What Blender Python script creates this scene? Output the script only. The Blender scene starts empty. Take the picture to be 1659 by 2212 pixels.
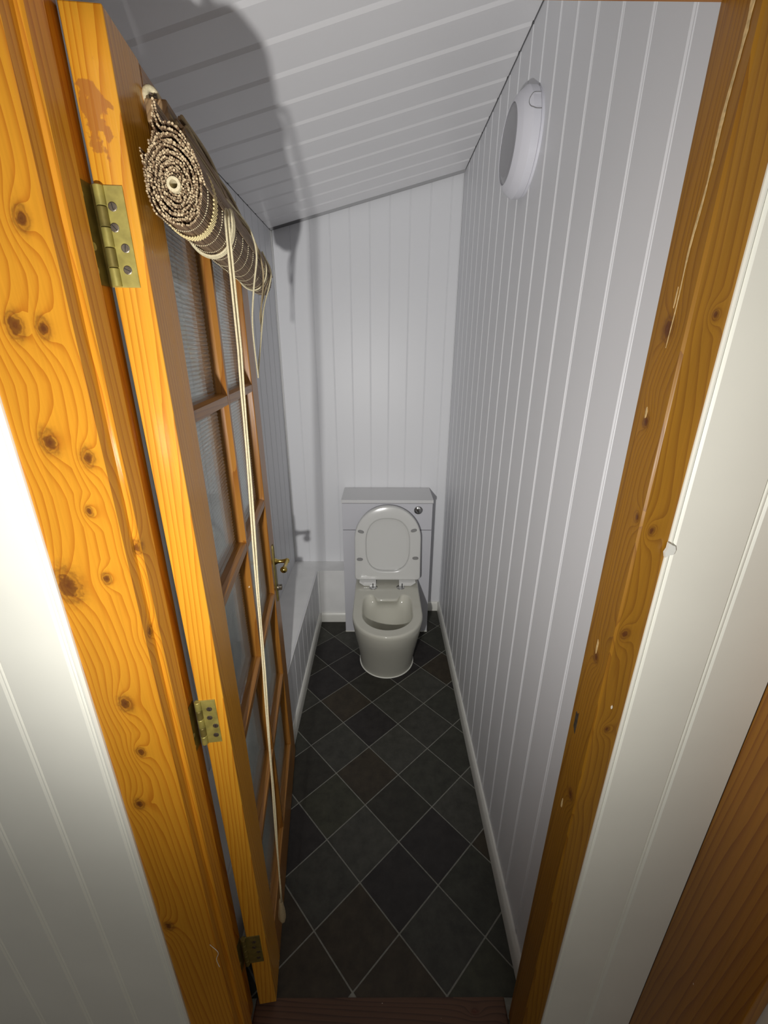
import bpy, math, random
from mathutils import Vector, Matrix
random.seed(7)
S = bpy.context.scene
COL = S.collection
PI = math.pi

# ---------------------------------------------------------------- camera
cd = bpy.data.cameras.new('camera')
cam = bpy.data.objects.new('camera', cd)
COL.objects.link(cam)
S.camera = cam
PITCH, ROLL, YAW, FPX = 0.360924, 0.005565, 0.007399, 919.4
fw = Vector((math.sin(YAW) * math.cos(PITCH), math.cos(YAW) * math.cos(PITCH), -math.sin(PITCH)))
rt = Vector((math.cos(YAW), -math.sin(YAW), 0))
up = rt.cross(fw)
r2 = rt * math.cos(ROLL) + up * math.sin(ROLL)
u2 = up * math.cos(ROLL) - rt * math.sin(ROLL)
M = Matrix((r2, u2, -fw)).transposed().to_4x4()
M.translation = Vector((0, 0, 1.6))
cam.matrix_world = M
cd.sensor_fit = 'VERTICAL'
cd.sensor_height = 36
cd.lens = 36 * FPX / 2212
cd.clip_start = 0.02

# ---------------------------------------------------------------- world, lights, exposure
w = bpy.data.worlds.new('world')
S.world = w
w.use_nodes = True
w.node_tree.nodes['Background'].inputs[0].default_value = (1.0, 0.98, 0.95, 1)
w.node_tree.nodes['Background'].inputs[1].default_value = 0.10


def light(name, kind, loc, aim, power, color=(1, 1, 1), **kw):
    d = bpy.data.lights.new(name, kind)
    d.energy = power
    d.color = color
    for k, v in kw.items():
        setattr(d, k, v)
    o = bpy.data.objects.new(name, d)
    COL.objects.link(o)
    o.location = loc
    o.rotation_euler = (Vector(aim) - Vector(loc)).to_track_quat('-Z', 'Y').to_euler()
    return o


# the phone's torch, held a little below and left of the lens
torch = light('phone_torch', 'SPOT', (-0.165, 0.0, 1.375), (0.0, 2.4, 1.70), 36, (1.0, 0.985, 0.95),
              shadow_soft_size=0.012, spot_size=math.radians(146), spot_blend=1.0)
torch.data.use_nodes = True
_nt = torch.data.node_tree
_lf = _nt.nodes.new('ShaderNodeLightFalloff')
_lf.inputs['Strength'].default_value = 1.0
_nt.links.new(_lf.outputs['Linear'], _nt.nodes['Emission'].inputs['Strength'])
# area fill added behind the camera for hall ambient light and evenness
hall = light('hall_fill_light', 'AREA', (0.1, -1.3, 2.25), (0, 1.2, 1.3), 8, (1.0, 0.98, 0.94),
             shape='RECTANGLE', size=1.2, size_y=0.8)

S.view_settings.view_transform = 'Standard'
S.view_settings.look = 'None'
S.view_settings.gamma = 1
S.view_settings.use_curve_mapping = False
S.view_settings.exposure = 0.0

# ---------------------------------------------------------------- helpers


def wloc(p):
    v = Vector((0, 0, 0))
    while p is not None:
        v += Vector(p.location)
        p = p.parent
    return v


def mkmesh(name, vs, fs, mats, smooth=False, mi=None):
    me = bpy.data.meshes.new(name)
    me.from_pydata([tuple(v) for v in vs], [], fs)
    for m in (mats if isinstance(mats, (list, tuple)) else [mats]):
        me.materials.append(m)
    if mi:
        for p, i in zip(me.polygons, mi):
            p.material_index = i
    if smooth:
        me.polygons.foreach_set('use_smooth', [True] * len(me.polygons))
    me.update()
    return me


def link(name, me, parent=None, loc=(0, 0, 0)):
    o = bpy.data.objects.new(name, me)
    COL.objects.link(o)
    if parent is not None:
        o.parent = parent
    o.location = loc
    return o


def obj(name, vs, fs, mats, parent=None, local=False, smooth=False, mi=None, auto=None):
    """world coordinates, unless local; the mesh is stored relative to its parent"""
    if parent is not None and not local:
        w_ = wloc(parent)
        vs = [Vector(v) - w_ for v in vs]
    me = mkmesh(name, vs, fs, mats, smooth or auto is not None, mi)
    if auto is not None:
        me.set_sharp_from_angle(angle=math.radians(auto))
    return link(name, me, parent)


def bev(o, wd, seg=2):
    m = o.modifiers.new('bevel', 'BEVEL')
    m.width = wd
    m.segments = seg
    m.limit_method = 'ANGLE'
    m.angle_limit = math.radians(35)
    return o


def boxg(x0, x1, y0, y1, z0, z1):
    vs = [(x, y, z) for z in (z0, z1) for y in (y0, y1) for x in (x0, x1)]
    fs = [(0, 2, 3, 1), (4, 5, 7, 6), (0, 1, 5, 4), (2, 6, 7, 3), (0, 4, 6, 2), (1, 3, 7, 5)]
    return vs, fs


def box(name, x0, x1, y0, y1, z0, z1, mat, parent=None, local=False, bevel=0):
    o = obj(name, *boxg(x0, x1, y0, y1, z0, z1), mat, parent, local)
    if bevel:
        bev(o, bevel)
    return o


def prism(name, poly, z0, z1, mat, parent=None, local=False, axis='z', ztop=None, auto=None):
    """extrude a 2D outline; axis z: (x,y); axis y: (x,z) ; axis x: (y,z). ztop(x,y) optional height function"""
    n = len(poly)
    a = sum(poly[i][0] * poly[(i + 1) % n][1] - poly[(i + 1) % n][0] * poly[i][1] for i in range(n))
    if a < 0:
        poly = poly[::-1]

    def P(p, t):
        if axis == 'z':
            return (p[0], p[1], t)
        if axis == 'y':
            return (p[0], t, p[1])
        return (t, p[0], p[1])
    vs = [P(p, z0) for p in poly] + [P(p, ztop(*p) if ztop else z1) for p in poly]
    fs = [tuple(range(n))[::-1], tuple(range(n, 2 * n))] + [(i, (i + 1) % n, n + (i + 1) % n, n + i) for i in range(n)]
    if axis == 'y':
        fs = [f[::-1] for f in fs]
    return obj(name, vs, fs, mat, parent, local, auto=auto)


def tube(path, r, n=8, closed=False, taper=None):
    path = [Vector(p) for p in path]
    N = len(path)
    vs, fs = [], []
    prev = None
    for i, p in enumerate(path):
        if closed:
            t = path[(i + 1) % N] - path[i - 1]
        else:
            t = path[min(i + 1, N - 1)] - path[max(i - 1, 0)]
        t.normalize()
        if prev is None:
            a = Vector((0, 0, 1)) if abs(t.z) < 0.9 else Vector((1, 0, 0))
            u = t.cross(a).normalized()
        else:
            u = (prev - t * prev.dot(t)).normalized()
        prev = u
        v = t.cross(u)
        rr = r * (taper[i] if taper else 1)
        for k in range(n):
            c = 2 * PI * k / n
            vs.append(p + (u * math.cos(c) + v * math.sin(c)) * rr)
    for i in range(N if closed else N - 1):
        for k in range(n):
            j = (i + 1) % N
            fs.append((i * n + k, i * n + (k + 1) % n, j * n + (k + 1) % n, j * n + k))
    if not closed:
        fs.append(tuple(range(n))[::-1])
        fs.append(tuple(range((N - 1) * n, N * n)))
    return vs, fs


def join(parts):
    vs, fs = [], []
    for a, b in parts:
        k = len(vs)
        vs += [tuple(v) for v in a]
        fs += [tuple(i + k for i in f) for f in b]
    return vs, fs


def lathe(prof, c, ax, n=48, cap=True):
    """prof: list of (r, h) along unit axis ax from centre c"""
    ax = Vector(ax).normalized()
    a = Vector((0, 0, 1)) if abs(ax.z) < 0.9 else Vector((1, 0, 0))
    u = ax.cross(a).normalized()
    v = ax.cross(u)
    vs, fs = [], []
    for r, h in prof:
        for k in range(n):
            t = 2 * PI * k / n
            vs.append(Vector(c) + ax * h + (u * math.cos(t) + v * math.sin(t)) * r)
    for i in range(len(prof) - 1):
        for k in range(n):
            fs.append((i * n + k, i * n + (k + 1) % n, (i + 1) * n + (k + 1) % n, (i + 1) * n + k))
    if cap:
        fs.append(tuple(range(n))[::-1])
        fs.append(tuple(range((len(prof) - 1) * n, len(prof) * n)))
    return vs, fs


def catmull(pts, k=8):
    pts = [Vector(p) for p in pts]
    P = [pts[0] * 2 - pts[1]] + pts + [pts[-1] * 2 - pts[-2]]
    out = []
    for i in range(1, len(P) - 2):
        for j in range(k):
            t = j / k
            a, b, c, d = P[i - 1:i + 3]
            out.append(0.5 * ((2 * b) + (c - a) * t + (2 * a - 5 * b + 4 * c - d) * t * t + (3 * b - a - 3 * c + d) * t ** 3))
    out.append(pts[-1])
    return out


def tag(o, label=None, cat=None, group=None, kind=None):
    if label:
        o['label'] = label
    if cat:
        o['category'] = cat
    if group:
        o['group'] = group
    if kind:
        o['kind'] = kind
    return o


def empty(name, loc=(0, 0, 0)):
    o = bpy.data.objects.new(name, None)
    o.empty_display_size = 0.05
    COL.objects.link(o)
    o.location = loc
    return o


def flat(col, rough=0.5, metal=0.0, name='m', noise=0.0, nscale=40, bump=0.0, spec=0.5, coat=0.0):
    m = bpy.data.materials.new(name)
    m.use_nodes = True
    nt = m.node_tree
    b = nt.nodes['Principled BSDF']
    b.inputs['Base Color'].default_value = (*col, 1)
    b.inputs['Roughness'].default_value = rough
    b.inputs['Metallic'].default_value = metal
    b.inputs['Specular IOR Level'].default_value = spec
    b.inputs['Coat Weight'].default_value = coat
    if noise or bump:
        tc = nt.nodes.new('ShaderNodeTexCoord')
        n = nt.nodes.new('ShaderNodeTexNoise')
        n.inputs['Scale'].default_value = nscale
        n.inputs['Detail'].default_value = 5
        nt.links.new(tc.outputs['Object'], n.inputs['Vector'])
        if noise:
            r = nt.nodes.new('ShaderNodeMapRange')
            r.inputs[1].default_value = 0.3
            r.inputs[2].default_value = 0.7
            r.inputs[3].default_value = 1 - noise
            r.inputs[4].default_value = 1 + noise * 0.5
            nt.links.new(n.outputs[0], r.inputs[0])
            mx = nt.nodes.new('ShaderNodeVectorMath')
            mx.operation = 'SCALE'
            mx.inputs[0].default_value = col
            nt.links.new(r.outputs[0], mx.inputs['Scale'])
            nt.links.new(mx.outputs[0], b.inputs['Base Color'])
        if bump:
            bp = nt.nodes.new('ShaderNodeBump')
            bp.inputs['Strength'].default_value = bump
            bp.inputs['Distance'].default_value = 0.001
            nt.links.new(n.outputs[0], bp.inputs['Height'])
            nt.links.new(bp.outputs[0], b.inputs['Normal'])
    return m


def wood(name, light_c, dark_c, knot_c=(0.09, 0.025, 0.008), axis='z', knots=(), gloss=0.28, ring=62, specks=0.0,
         stain=None, grime=0.25, rk=0.055):
    """varnished pine: grain along one axis, growth rings, knots, wear"""
    m = bpy.data.materials.new(name)
    m.use_nodes = True
    nt = m.node_tree
    N, Lk = nt.nodes, nt.links
    b = N['Principled BSDF']
    tc = N.new('ShaderNodeTexCoord')
    oi = N.new('ShaderNodeObjectInfo')

    def math_(op, a, c=None, d=None):
        n = N.new('ShaderNodeMath')
        n.operation = op
        for i, v in enumerate((a, c, d)):
            if v is None:
                continue
            if isinstance(v, (int, float)):
                n.inputs[i].default_value = v
            else:
                Lk.new(v, n.inputs[i])
        return n.outputs[0]

    def vm(op, a, c=None, sc=None):
        n = N.new('ShaderNodeVectorMath')
        n.operation = op
        for i, v in enumerate((a, c)):
            if v is None:
                continue
            if isinstance(v, (tuple, list)):
                n.inputs[i].default_value = v
            else:
                Lk.new(v, n.inputs[i])
        if sc is not None:
            if isinstance(sc, (int, float)):
                n.inputs['Scale'].default_value = sc
            else:
                Lk.new(sc, n.inputs['Scale'])
        return n
    P = tc.outputs['Object']
    ofs = vm('SCALE', (3.1, 5.7, 9.3), sc=oi.outputs['Random']).outputs[0]
    PR = vm('ADD', P, ofs).outputs[0]
    st = {'z': (1, 1, 0.05), 'x': (0.05, 1, 1), 'y': (1, 0.05, 1)}[axis]
    stk = {'z': (1, 1, 0.5), 'x': (0.5, 1, 1), 'y': (1, 0.5, 1)}[axis]
    base = vm('MULTIPLY', PR, st).outputs[0]
    # low frequency wander of the rings
    n1 = N.new('ShaderNodeTexNoise')
    n1.inputs['Scale'].default_value = 14
    n1.inputs['Detail'].default_value = 2
    Lk.new(base, n1.inputs['Vector'])
    wander = vm('SCALE', n1.outputs['Color'], sc=0.030).outputs[0]
    gv = vm('ADD', base, wander).outputs[0]
    # random knots
    kv = N.new('ShaderNodeTexVoronoi')
    kv.inputs['Scale'].default_value = 6.5
    Lk.new(vm('MULTIPLY', PR, stk).outputs[0], kv.inputs['Vector'])
    kd = math_('DIVIDE', kv.outputs['Distance'], max(rk, 1e-3))
    # wanted knots
    for (kx, ky, kz, kr) in knots:
        d = vm('SUBTRACT', P, (kx, ky, kz)).outputs[0]
        sc = {'z': (1 / kr, 1 / kr, 0.7 / kr), 'x': (0.7 / kr, 1 / kr, 1 / kr), 'y': (1 / kr, 0.7 / kr, 1 / kr)}[axis]
        d = vm('LENGTH', vm('MULTIPLY', d, sc).outputs[0]).outputs['Value']
        kd = math_('MINIMUM', kd, d)
    # grain flows round the knots
    push = math_('EXPONENT', math_('MULTIPLY', kd, -1.0))
    gv = vm('ADD', gv, vm('SCALE', (0.016, 0.012, 0.012), sc=push).outputs[0]).outputs[0]
    wv = N.new('ShaderNodeTexWave')
    wv.wave_type = 'BANDS'
    wv.bands_direction = 'DIAGONAL'
    wv.wave_profile = 'SAW'
    wv.inputs['Scale'].default_value = ring
    wv.inputs['Distortion'].default_value = 1.2
    wv.inputs['Detail'].default_value = 3
    wv.inputs['Detail Scale'].default_value = 1.2
    Lk.new(gv, wv.inputs['Vector'])
    rp = N.new('ShaderNodeValToRGB')
    rp.color_ramp.elements[0].position = 0.0
    rp.color_ramp.elements[0].color = (*light_c, 1)
    rp.color_ramp.elements[1].position = 1.0
    rp.color_ramp.elements[1].color = (*dark_c, 1)
    e = rp.color_ramp.elements.new(0.62)
    e.color = (*[a * 0.75 + c * 0.25 for a, c in zip(light_c, dark_c)], 1)
    Lk.new(wv.outputs['Fac'], rp.inputs[0])
    # fine fibre
    n2 = N.new('ShaderNodeTexNoise')
    n2.inputs['Scale'].default_value = 260
    n2.inputs['Detail'].default_value = 3
    Lk.new(vm('MULTIPLY', PR, tuple(1 if s == 1 else 0.03 for s in st)).outputs[0], n2.inputs['Vector'])
    # broad colour drift
    n3 = N.new('ShaderNodeTexNoise')
    n3.inputs['Scale'].default_value = 5
    n3.inputs['Detail'].default_value = 4
    Lk.new(vm('MULTIPLY', PR, tuple(1 if s == 1 else 0.35 for s in st)).outputs[0], n3.inputs['Vector'])
    f = math_('ADD', math_('MULTIPLY', n2.outputs[0], 0.28), math_('MULTIPLY', n3.outputs[0], 2 * grime))
    f = math_('SUBTRACT', 1.14 + grime, f)
    col = vm('SCALE', rp.outputs[0], sc=f).outputs[0]
    # knot colour: dark core, ringed halo
    ramp = N.new('ShaderNodeValToRGB')
    el = ramp.color_ramp.elements
    el[0].position = 0
    el[0].color = (0.95, 0.95, 0.95, 1)
    el[1].position = 1
    el[1].color = (0, 0, 0, 1)
    for p_, c_ in ((0.30, 0.8), (0.42, 0.35), (0.55, 0.55), (0.68, 0.2), (0.85, 0.08)):
        q = el.new(p_)
        q.color = (c_, c_, c_, 1)
    n4 = N.new('ShaderNodeTexNoise')
    n4.inputs['Scale'].default_value = 150
    Lk.new(PR, n4.inputs['Vector'])
    Lk.new(math_('ADD', kd, math_('MULTIPLY', math_('SUBTRACT', n4.outputs[0], 0.5), 0.5)), ramp.inputs[0])
    mx = N.new('ShaderNodeMix')
    mx.data_type = 'RGBA'
    Lk.new(ramp.outputs[0], mx.inputs[0])
    Lk.new(col, mx.inputs[6])
    mx.inputs[7].default_value = (*knot_c, 1)
    col = mx.outputs[2]
    if stain:       # a stripped patch of old varnish: (centre, half sizes)
        d = vm('SUBTRACT', P, stain[0]).outputs[0]
        d = vm('MULTIPLY', d, tuple(1 / s for s in stain[1])).outputs[0]
        d = vm('LENGTH', d).outputs['Value']
        n5 = N.new('ShaderNodeTexNoise')
        n5.inputs['Scale'].default_value = 75
        n5.inputs['Detail'].default_value = 4
        Lk.new(P, n5.inputs['Vector'])
        d = math_('ADD', d, math_('MULTIPLY', math_('SUBTRACT', n5.outputs[0], 0.5), 3.2))
        mr = N.new('ShaderNodeMapRange')
        mr.inputs[1].default_value = 0.95
        mr.inputs[2].default_value = 0.75
        mr.inputs[4].default_value = 0.75
        Lk.new(d, mr.inputs[0])
        mx = N.new('ShaderNodeMix')
        mx.data_type = 'RGBA'
        Lk.new(mr.outputs[0], mx.inputs[0])
        Lk.new(col, mx.inputs[6])
        mx.inputs[7].default_value = (0.36, 0.13, 0.03, 1)
        col = mx.outputs[2]
    if specks:      # flecks of white paint
        n6 = N.new('ShaderNodeTexNoise')
        n6.inputs['Scale'].default_value = 90
        n6.inputs['Detail'].default_value = 2
        Lk.new(vm('MULTIPLY', PR, tuple(1 if s == 1 else 0.45 for s in st)).outputs[0], n6.inputs['Vector'])
        mr = N.new('ShaderNodeMapRange')
        mr.inputs[1].default_value = 0.80 - specks
        mr.inputs[2].default_value = 0.82 - specks
        Lk.new(n6.outputs[0], mr.inputs[0])
        mx = N.new('ShaderNodeMix')
        mx.data_type = 'RGBA'
        Lk.new(mr.outputs[0], mx.inputs[0])
        Lk.new(col, mx.inputs[6])
        mx.inputs[7].default_value = (0.75, 0.62, 0.48, 1)
        col = mx.outputs[2]
    Lk.new(col, b.inputs['Base Color'])
    b.inputs['Roughness'].default_value = gloss
    b.inputs['Specular IOR Level'].default_value = 0.45
    bp = N.new('ShaderNodeBump')
    bp.inputs['Strength'].default_value = 0.25
    bp.inputs['Distance'].default_value = 0.0008
    Lk.new(math_('ADD', wv.outputs['Fac'], n2.outputs[0]), bp.inputs['Height'])
    Lk.new(bp.outputs[0], b.inputs['Normal'])
    return m


# ---------------------------------------------------------------- materials
PVC = flat((0.72, 0.725, 0.75), 0.42, name='white_pvc', spec=0.35)
PVC_C = flat((0.80, 0.795, 0.81), 0.34, name='white_pvc_ceiling', spec=0.4)
PAINT = flat((0.78, 0.78, 0.775), 0.42, name='white_paint', noise=0.05, nscale=12, bump=0.15)
PAINT_OUT = flat((0.86, 0.85, 0.76), 0.45, name='hall_panel_paint', noise=0.04, nscale=6, bump=0.2)
SKIRT = flat((0.74, 0.735, 0.69), 0.3, name='skirting_gloss', noise=0.05, nscale=25)
DARK = flat((0.03, 0.03, 0.03), 0.9, name='dark_gap')
GREYW = flat((0.45, 0.45, 0.47), 0.6, name='plaster')
CER = flat((0.56, 0.55, 0.48), 0.08, name='ceramic', spec=0.6)
SEATM = flat((0.60, 0.60, 0.585), 0.16, name='seat_plastic', spec=0.5)
UNITM = flat((0.56, 0.56, 0.60), 0.38, name='unit_laminate', spec=0.35)
UNITT = flat((0.63, 0.63, 0.635), 0.30, name='unit_top_laminate', spec=0.4)
CHROME = flat((0.55, 0.55, 0.55), 0.12, 1.0, name='chrome')
GREYRUB = flat((0.22, 0.22, 0.22), 0.5, name='grey_rubber')
SLOT = flat((0.01, 0.01, 0.01), 0.6, name='screw_slot')
BRASS = flat((0.40, 0.34, 0.09), 0.45, 0.4, name='aged_brass', noise=0.3, nscale=60, bump=0.3)
BRASSD = flat((0.24, 0.19, 0.05), 0.5, 0.5, name='dull_brass', noise=0.3, nscale=60, bump=0.3)
BRASSP = flat((0.55, 0.40, 0.10), 0.18, 1.0, name='polished_brass')
STEEL = flat((0.20, 0.17, 0.13), 0.4, 0.8, name='old_steel', noise=0.3, nscale=200)
SCREWB = flat((0.60, 0.52, 0.28), 0.3, 0.8, name='brass_screw')
LAMPW = flat((0.70, 0.70, 0.76), 0.28, name='lamp_housing', spec=0.45)
LAMPD = flat((0.30, 0.30, 0.32), 0.22, name='lamp_diffuser', spec=0.5)
CORD = flat((0.72, 0.64, 0.42), 0.7, name='cream_cord', noise=0.2, nscale=400)
CORDD = flat((0.42, 0.33, 0.19), 0.8, name='tan_cord', noise=0.2, nscale=400)
CAULK = flat((0.80, 0.80, 0.74), 0.4, name='caulk')
BARE = flat((0.66, 0.47, 0.22), 0.8, name='bare_wood', noise=0.3, nscale=180)
FLECK = flat((0.8, 0.74, 0.62), 0.6, name='paint_fleck')
WATER = flat((0.40, 0.40, 0.34), 0.02, name='water', spec=0.8)

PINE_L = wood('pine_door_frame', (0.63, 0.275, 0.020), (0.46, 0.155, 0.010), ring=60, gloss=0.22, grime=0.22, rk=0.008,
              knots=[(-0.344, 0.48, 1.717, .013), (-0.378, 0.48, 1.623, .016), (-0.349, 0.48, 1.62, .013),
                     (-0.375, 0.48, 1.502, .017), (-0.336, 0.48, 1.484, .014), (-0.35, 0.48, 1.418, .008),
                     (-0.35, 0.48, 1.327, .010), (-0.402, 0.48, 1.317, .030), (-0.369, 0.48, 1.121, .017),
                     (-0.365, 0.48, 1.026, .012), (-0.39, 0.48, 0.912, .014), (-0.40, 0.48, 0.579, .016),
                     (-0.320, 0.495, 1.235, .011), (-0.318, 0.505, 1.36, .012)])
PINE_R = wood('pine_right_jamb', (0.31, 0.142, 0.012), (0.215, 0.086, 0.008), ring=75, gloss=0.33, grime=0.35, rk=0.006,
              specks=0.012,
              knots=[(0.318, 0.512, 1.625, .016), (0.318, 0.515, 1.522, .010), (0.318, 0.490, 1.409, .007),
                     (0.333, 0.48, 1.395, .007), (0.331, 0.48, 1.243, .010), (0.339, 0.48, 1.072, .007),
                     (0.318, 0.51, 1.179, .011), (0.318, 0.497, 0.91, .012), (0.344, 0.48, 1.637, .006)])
PINE_H = wood('pine_header', (0.42, 0.17, 0.02), (0.28, 0.09, 0.012), axis='x', gloss=0.35)
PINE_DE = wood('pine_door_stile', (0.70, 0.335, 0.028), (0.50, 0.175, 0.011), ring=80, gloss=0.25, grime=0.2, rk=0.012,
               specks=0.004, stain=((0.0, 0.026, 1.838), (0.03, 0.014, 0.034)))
PINE_D = wood('pine_door', (0.38, 0.165, 0.028), (0.27, 0.095, 0.013), ring=55, gloss=0.3, grime=0.3, rk=0.04, specks=0.01)
PINE_DX = wood('pine_door_bars', (0.36, 0.16, 0.030), (0.25, 0.095, 0.016), axis='x', ring=55, gloss=0.32, grime=0.35, rk=0.02,
               specks=0.012)
PINE_T = wood('pine_side_architrave', (0.37, 0.155, 0.015), (0.25, 0.085, 0.009), ring=48, gloss=0.35, grime=0.35, rk=0.03,
              specks=0.008)
SILLM = wood('worn_sill', (0.10, 0.048, 0.026), (0.05, 0.024, 0.014), axis='x', ring=50, gloss=0.6, grime=0.5, specks=0.03)
BATTEN = wood('batten_wood', (0.30, 0.19, 0.09), (0.17, 0.10, 0.045), axis='x', gloss=0.6)


def tile_mat():
    m = bpy.data.materials.new('slate_tile')
    m.use_nodes = True
    nt = m.node_tree
    N, Lk = nt.nodes, nt.links
    b = N['Principled BSDF']
    tc = N.new('ShaderNodeTexCoord')
    oi = N.new('ShaderNodeObjectInfo')
    ge = N.new('ShaderNodeNewGeometry')
    rp = N.new('ShaderNodeValToRGB')
    rp.color_ramp.interpolation = 'CONSTANT'
    cols = [(0.041, 0.040, 0.033), (0.028, 0.026, 0.020), (0.040, 0.040, 0.027), (0.036, 0.028, 0.018), (0.047, 0.046, 0.038),
            (0.024, 0.021, 0.020), (0.036, 0.036, 0.028)]
    for i, c in enumerate(cols):
        e = rp.color_ramp.elements[i] if i < 2 else rp.color_ramp.elements.new(i / len(cols))
        e.position = i / len(cols)
        e.color = (*c, 1)
    Lk.new(oi.outputs['Random'], rp.inputs[0])
    n = N.new('ShaderNodeTexNoise')
    n.inputs['Scale'].default_value = 22
    n.inputs['Detail'].default_value = 9
    n.inputs['Roughness'].default_value = 0.7
    Lk.new(ge.outputs['Position'], n.inputs['Vector'])
    mr = N.new('ShaderNodeMapRange')
    mr.inputs[1].default_value = 0.3
    mr.inputs[2].default_value = 0.72
    mr.inputs[3].default_value = 0.7
    mr.inputs[4].default_value = 1.55
    Lk.new(n.outputs[0], mr.inputs[0])
    s = N.new('ShaderNodeVectorMath')
    s.operation = 'SCALE'
    Lk.new(rp.outputs[0], s.inputs[0])
    Lk.new(mr.outputs[0], s.inputs['Scale'])
    Lk.new(s.outputs[0], b.inputs['Base Color'])
    b.inputs['Roughness'].default_value = 0.55
    b.inputs['Specular IOR Level'].default_value = 0.35
    bp = N.new('ShaderNodeBump')
    bp.inputs['Strength'].default_value = 0.35
    bp.inputs['Distance'].default_value = 0.002
    Lk.new(n.outputs[0], bp.inputs['Height'])
    Lk.new(bp.outputs[0], b.inputs['Normal'])
    return m


TILE = tile_mat()
GROUT = flat((0.24, 0.24, 0.21), 0.8, name='grout', noise=0.2, nscale=90)


def glass_mat():
    m = bpy.data.materials.new('reeded_glass')
    m.use_nodes = True
    nt = m.node_tree
    N, Lk = nt.nodes, nt.links
    N.remove(N['Principled BSDF'])
    out = N['Material Output']
    gl = N.new('ShaderNodeBsdfGlass')
    gl.inputs['IOR'].default_value = 1.45
    gl.inputs['Roughness'].default_value = 0.03
    gl.inputs['Color'].default_value = (0.98, 1.0, 0.99, 1)
    tr = N.new('ShaderNodeBsdfTransparent')
    tr.inputs['Color'].default_value = (0.97, 0.99, 0.98, 1)
    mx = N.new('ShaderNodeMixShader')
    mx.inputs[0].default_value = 0.5
    Lk.new(tr.outputs[0], mx.inputs[1])
    Lk.new(gl.outputs[0], mx.inputs[2])
    Lk.new(mx.outputs[0], out.inputs['Surface'])
    return m


GLASS = glass_mat()


def reed_mat(name, ca, cb):
    m = bpy.data.materials.new(name)
    m.use_nodes = True
    nt = m.node_tree
    b = nt.nodes['Principled BSDF']
    at = nt.nodes.new('ShaderNodeAttribute')
    at.attribute_name = 'tint'
    rp = nt.nodes.new('ShaderNodeValToRGB')
    rp.color_ramp.elements[0].color = (*ca, 1)
    rp.color_ramp.elements[1].color = (*cb, 1)
    nt.links.new(at.outputs['Fac'], rp.inputs[0])
    nt.links.new(rp.outputs[0], b.inputs['Base Color'])
    b.inputs['Roughness'].default_value = 0.6
    return m


REED = reed_mat('reed_side', (0.17, 0.10, 0.055), (0.34, 0.235, 0.14))
REEDE = reed_mat('reed_end', (0.16, 0.09, 0.04), (0.72, 0.58, 0.36))

# ---------------------------------------------------------------- room shell
XL, XR, YB, YF = -0.54, 0.385, 2.41, 0.584
BOXX, BOXZ, BOXY = -0.385, 0.357, 2.285


def ceil_z(x):
    return 2.147 + 0.2587 * (x + 0.535)


# floor: grout bed, one object per tile
floor = box('floor', -0.56, 0.42, 0.56, 2.44, -0.06, -0.0015, GROUT)
tag(floor, 'dark slate tiled floor laid diagonally inside the narrow toilet', 'floor', kind='structure')


def clip(poly, a, b, c):
    out = []
    for i in range(len(poly)):
        p, q = poly[i], poly[(i + 1) % len(poly)]
        dp, dq = a * p[0] + b * p[1] - c, a * q[0] + b * q[1] - c
        if dp <= 0:
            out.append(p)
        if dp * dq < 0:
            t = dp / (dp - dq)
            out.append((p[0] + t * (q[0] - p[0]), p[1] + t * (q[1] - p[1])))
    return out


ang = math.radians(1.75)
du = Vector((math.sin(-ang + PI / 2), math.cos(-ang + PI / 2)))   # across
dv = Vector((math.sin(ang), math.cos(ang)))
du = Vector((dv.y, -dv.x))
D = 0.2512
org = Vector((0.0535, 0.606))
half = D / 2
gr = 0.0032
full_tile = None
for i in range(-7, 8):
    for j in range(-2, 17):
        if (i + j) % 2:
            continue
        c = org + du * (i * half) + dv * (j * half)
        h = half - gr
        poly = [tuple(c + dv * (-h)), tuple(c + du * h), tuple(c + dv * h), tuple(c + du * (-h))]
        whole = list(poly)
        for a_, b_, c_ in ((-1, 0, 0.395), (1, 0, 0.383), (0, -1, -0.600), (0, 1, 2.405)):
            poly = clip(poly, a_, b_, c_)
            if len(poly) < 3:
                break
        if len(poly) < 3:
            continue
        ar = abs(sum(poly[k][0] * poly[(k + 1) % len(poly)][1] - poly[(k + 1) % len(poly)][0] * poly[k][1]
                     for k in range(len(poly)))) / 2
        if ar < 2e-4:
            continue
        if len(poly) == 4 and all((Vector(p) - Vector(q)).length < 1e-6 for p, q in zip(poly, whole)):
            if full_tile is None:
                loc_ = [(p[0] - c[0], p[1] - c[1]) for p in poly]
                o = prism('tile', loc_, -0.004, 0.0, TILE, floor, local=True)
                full_tile = o.data
                o.location = (c[0], c[1], 0)
            else:
                link('tile', full_tile, floor, (c[0], c[1], 0))
        else:
            prism('tile', poly, -0.004, 0.0, TILE, floor)


def board_profile(wd, g=0.011, dp=0.003, th=0.007, lip=0.0):
    """tongue-and-groove board, (u, depth): flat face with a beaded double groove at its far edge"""
    return [(0, -th), (0, -dp), (g * 0.28, 0), (wd - g * 0.72, 0), (wd - g * 0.45, -dp), (wd - g * 0.28, -dp * 0.25),
            (wd - g * 0.12, -dp * 0.3), (wd, -dp), (wd, -th)]


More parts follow.
